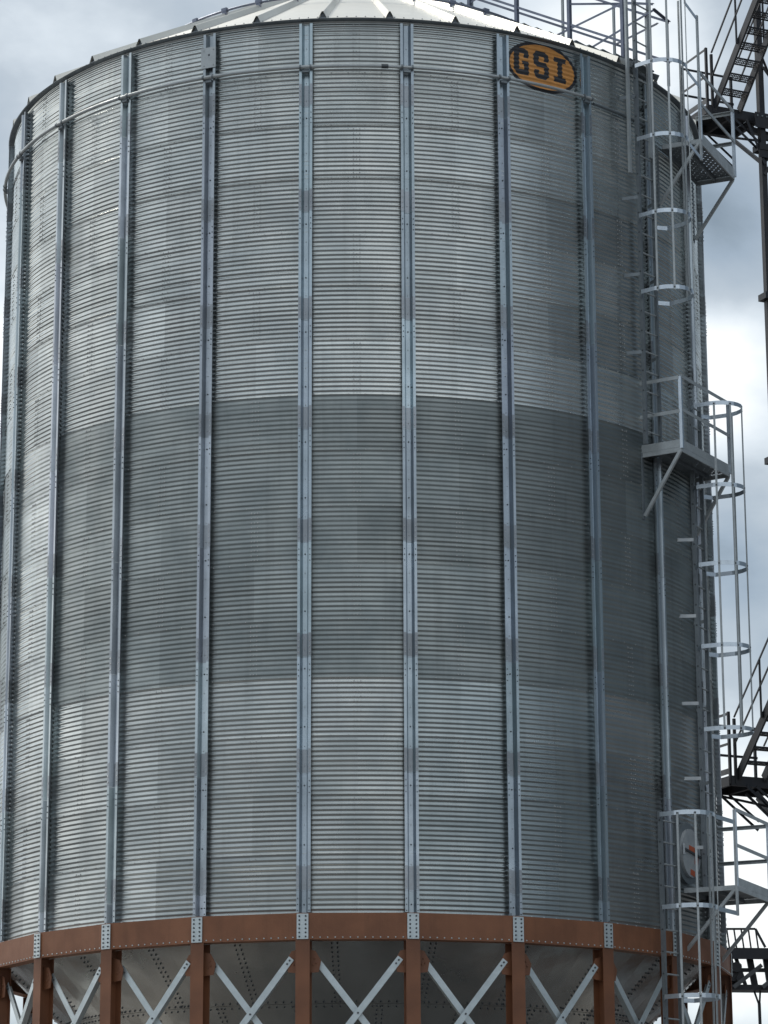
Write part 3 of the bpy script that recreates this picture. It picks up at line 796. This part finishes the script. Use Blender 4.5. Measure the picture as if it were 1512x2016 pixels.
# turning landings at the upper end of both flights, on posts of their own
for u, v in ((1.7, 2.85), (1.7, 3.6), (.85, 3.6)):
    mb = MB(); mb.bar(W(u, v, 0), W(u, v, 26.6), .10, .10, 'tower', up=V); mb.build('column', tw)
for zt_ in (25.54, 13.02):
    mb = MB()
    for q in range(20): mb.bar(W(.1, 2.78+q*.042, zt_), W(1.7, 2.78+q*.042, zt_), .028, .03, 'tower')
    mb.build('landing_deck', tw)
    mb = MB()
    for a, b in (((.1, 2.75), (1.7, 2.75)), ((.1, 3.62), (1.7, 3.62)), ((.1, 2.75), (.1, 3.62)), ((1.7, 2.75), (1.7, 3.62)), ((1.14, .1), (1.7, 2.85))): mb.bar(W(*a, zt_-.10), W(*b, zt_-.10), .06, .15, 'tower')
    mb.build('landing_frame', tw)
    for h in (.55, 1.05):
        mb = MB(); mb.angle(W(.1, 3.62, zt_+h), W(1.7, 3.62, zt_+h), .045, 'tower'); mb.build('end_rail', tw)
for a, b in ((22.2, 19.4), (19.4, 22.2), (16.3, 13.0), (13.0, 16.3), (4.3, 8.1), (8.1, 4.3), (25.6, 22.4)):
    mb = MB(); mb.angle(W(1.12, .1, a), W(3.0, .1, b), .06, 'tower'); mb.build('diagonal_brace', tw)
for z in (25.8, 22.5, 19.3, 16.2, 12.9, 10.0, 8.2, 4.2):
    mb = MB(); mb.bar(W(1.12, .05, z), W(3.0, .05, z), .08, .10, 'tower'); mb.build('cross_beam', tw)
    mb = MB(); mb.bar(W(3.0, .05, z), W(3.0, -1.45, z), .08, .10, 'tower'); mb.build('cross_beam', tw)
for a_, b_ in (((6.98, 6.2, 10.2), (7.85, 6.2, 9.28)), ((6.82, 6.4, 10.2), (7.85, 6.4, 9.15))):
    mb = MB(); mb.bar(a_, b_, .045, .045, 'tower'); mb.build('guy_brace', tw)

# ---------------------------------------------------------------- low dark conveyor walkway behind the legs
cw = thing('conveyor_walkway', 'dark steel truss walkway with a short railing at the bottom right corner', 'walkway')
Y7 = 7.0
def K(x, z, y=0): return Vector((x, Y7+y, z))
mb = MB(); mb.bar(K(6.2, 7.50), K(12, 7.42), .7, .10, 'tower'); mb.bar(K(6.2, 7.44, -.36), K(12, 7.36, -.36), .06, .17, 'tower'); mb.build('walkway_deck', cw)
mb = MB(); mb.bar(K(6.35, 6.88), K(12, 6.80), .5, .09, 'tower'); mb.bar(K(6.3, 7.20), K(12, 7.14), .12, .06, 'tower'); mb.build('lower_chord', cw)
for x0_, x1_, w_ in ((6.50, 6.60, .12), (6.62, 6.80, .06), (6.86, 6.95, .11), (7.15, 7.22, .12)):
    mb = MB(); mb.bar(K(x0_, 7.42), K(x1_, 6.86), w_, .08, 'tower', up=(0, 1, 0)); mb.build('truss_post', cw)
for a, b in (((6.52, 6.86), (7.02, 7.24)), ((7.02, 6.86), (7.5, 7.24)), ((7.5, 6.86), (8.1, 7.24))):
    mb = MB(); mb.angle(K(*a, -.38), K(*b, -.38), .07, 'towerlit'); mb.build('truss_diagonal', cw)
mb = MB(); mb.bar(K(6.62, 7.28, -.1), K(6.58, 6.98, -.1), .16, .22, 'tower', up=(0, 1, 0)); mb.tube([K(6.60, 7.22, -.3), K(6.60, 7.22, .2)], .09, 'tower', 12); mb.tube([K(6.66, 7.02, -.3), K(6.66, 7.02, .2)], .07, 'tower', 12); mb.build('drive_motor', cw)
mb = MB()
mb.bar(K(6.30, 7.87, -.34), K(6.94, 7.87, -.34), .035, .035, 'tower'); mb.bar(K(6.94, 7.87, -.34), K(7.10, 7.55, -.34), .035, .04, 'tower')
for i in range(5): x_ = 6.44+i*.125; mb.bar(K(x_+.04, 7.50, -.34), K(x_, 7.87, -.34), .026, .03, 'tower', up=(0, 1, 0))
mb.build('handrail', cw)
mb = MB(); mb.bar(K(6.92, 6.84), K(7.0, 6.60), .03, .04, 'tower', up=(0, 1, 0)); mb.bar(K(7.03, 6.84), K(7.01, 6.60), .03, .04, 'tower', up=(0, 1, 0)); mb.bar(K(7.005, 6.62), K(7.03, 0), .05, .05, 'tower', up=(0, 1, 0)); mb.build('support_leg', cw)
mb = MB(); mb.bar(K(11.5, 0), K(11.5, 6.8), .15, .15, 'tower'); mb.build('support_leg', cw)
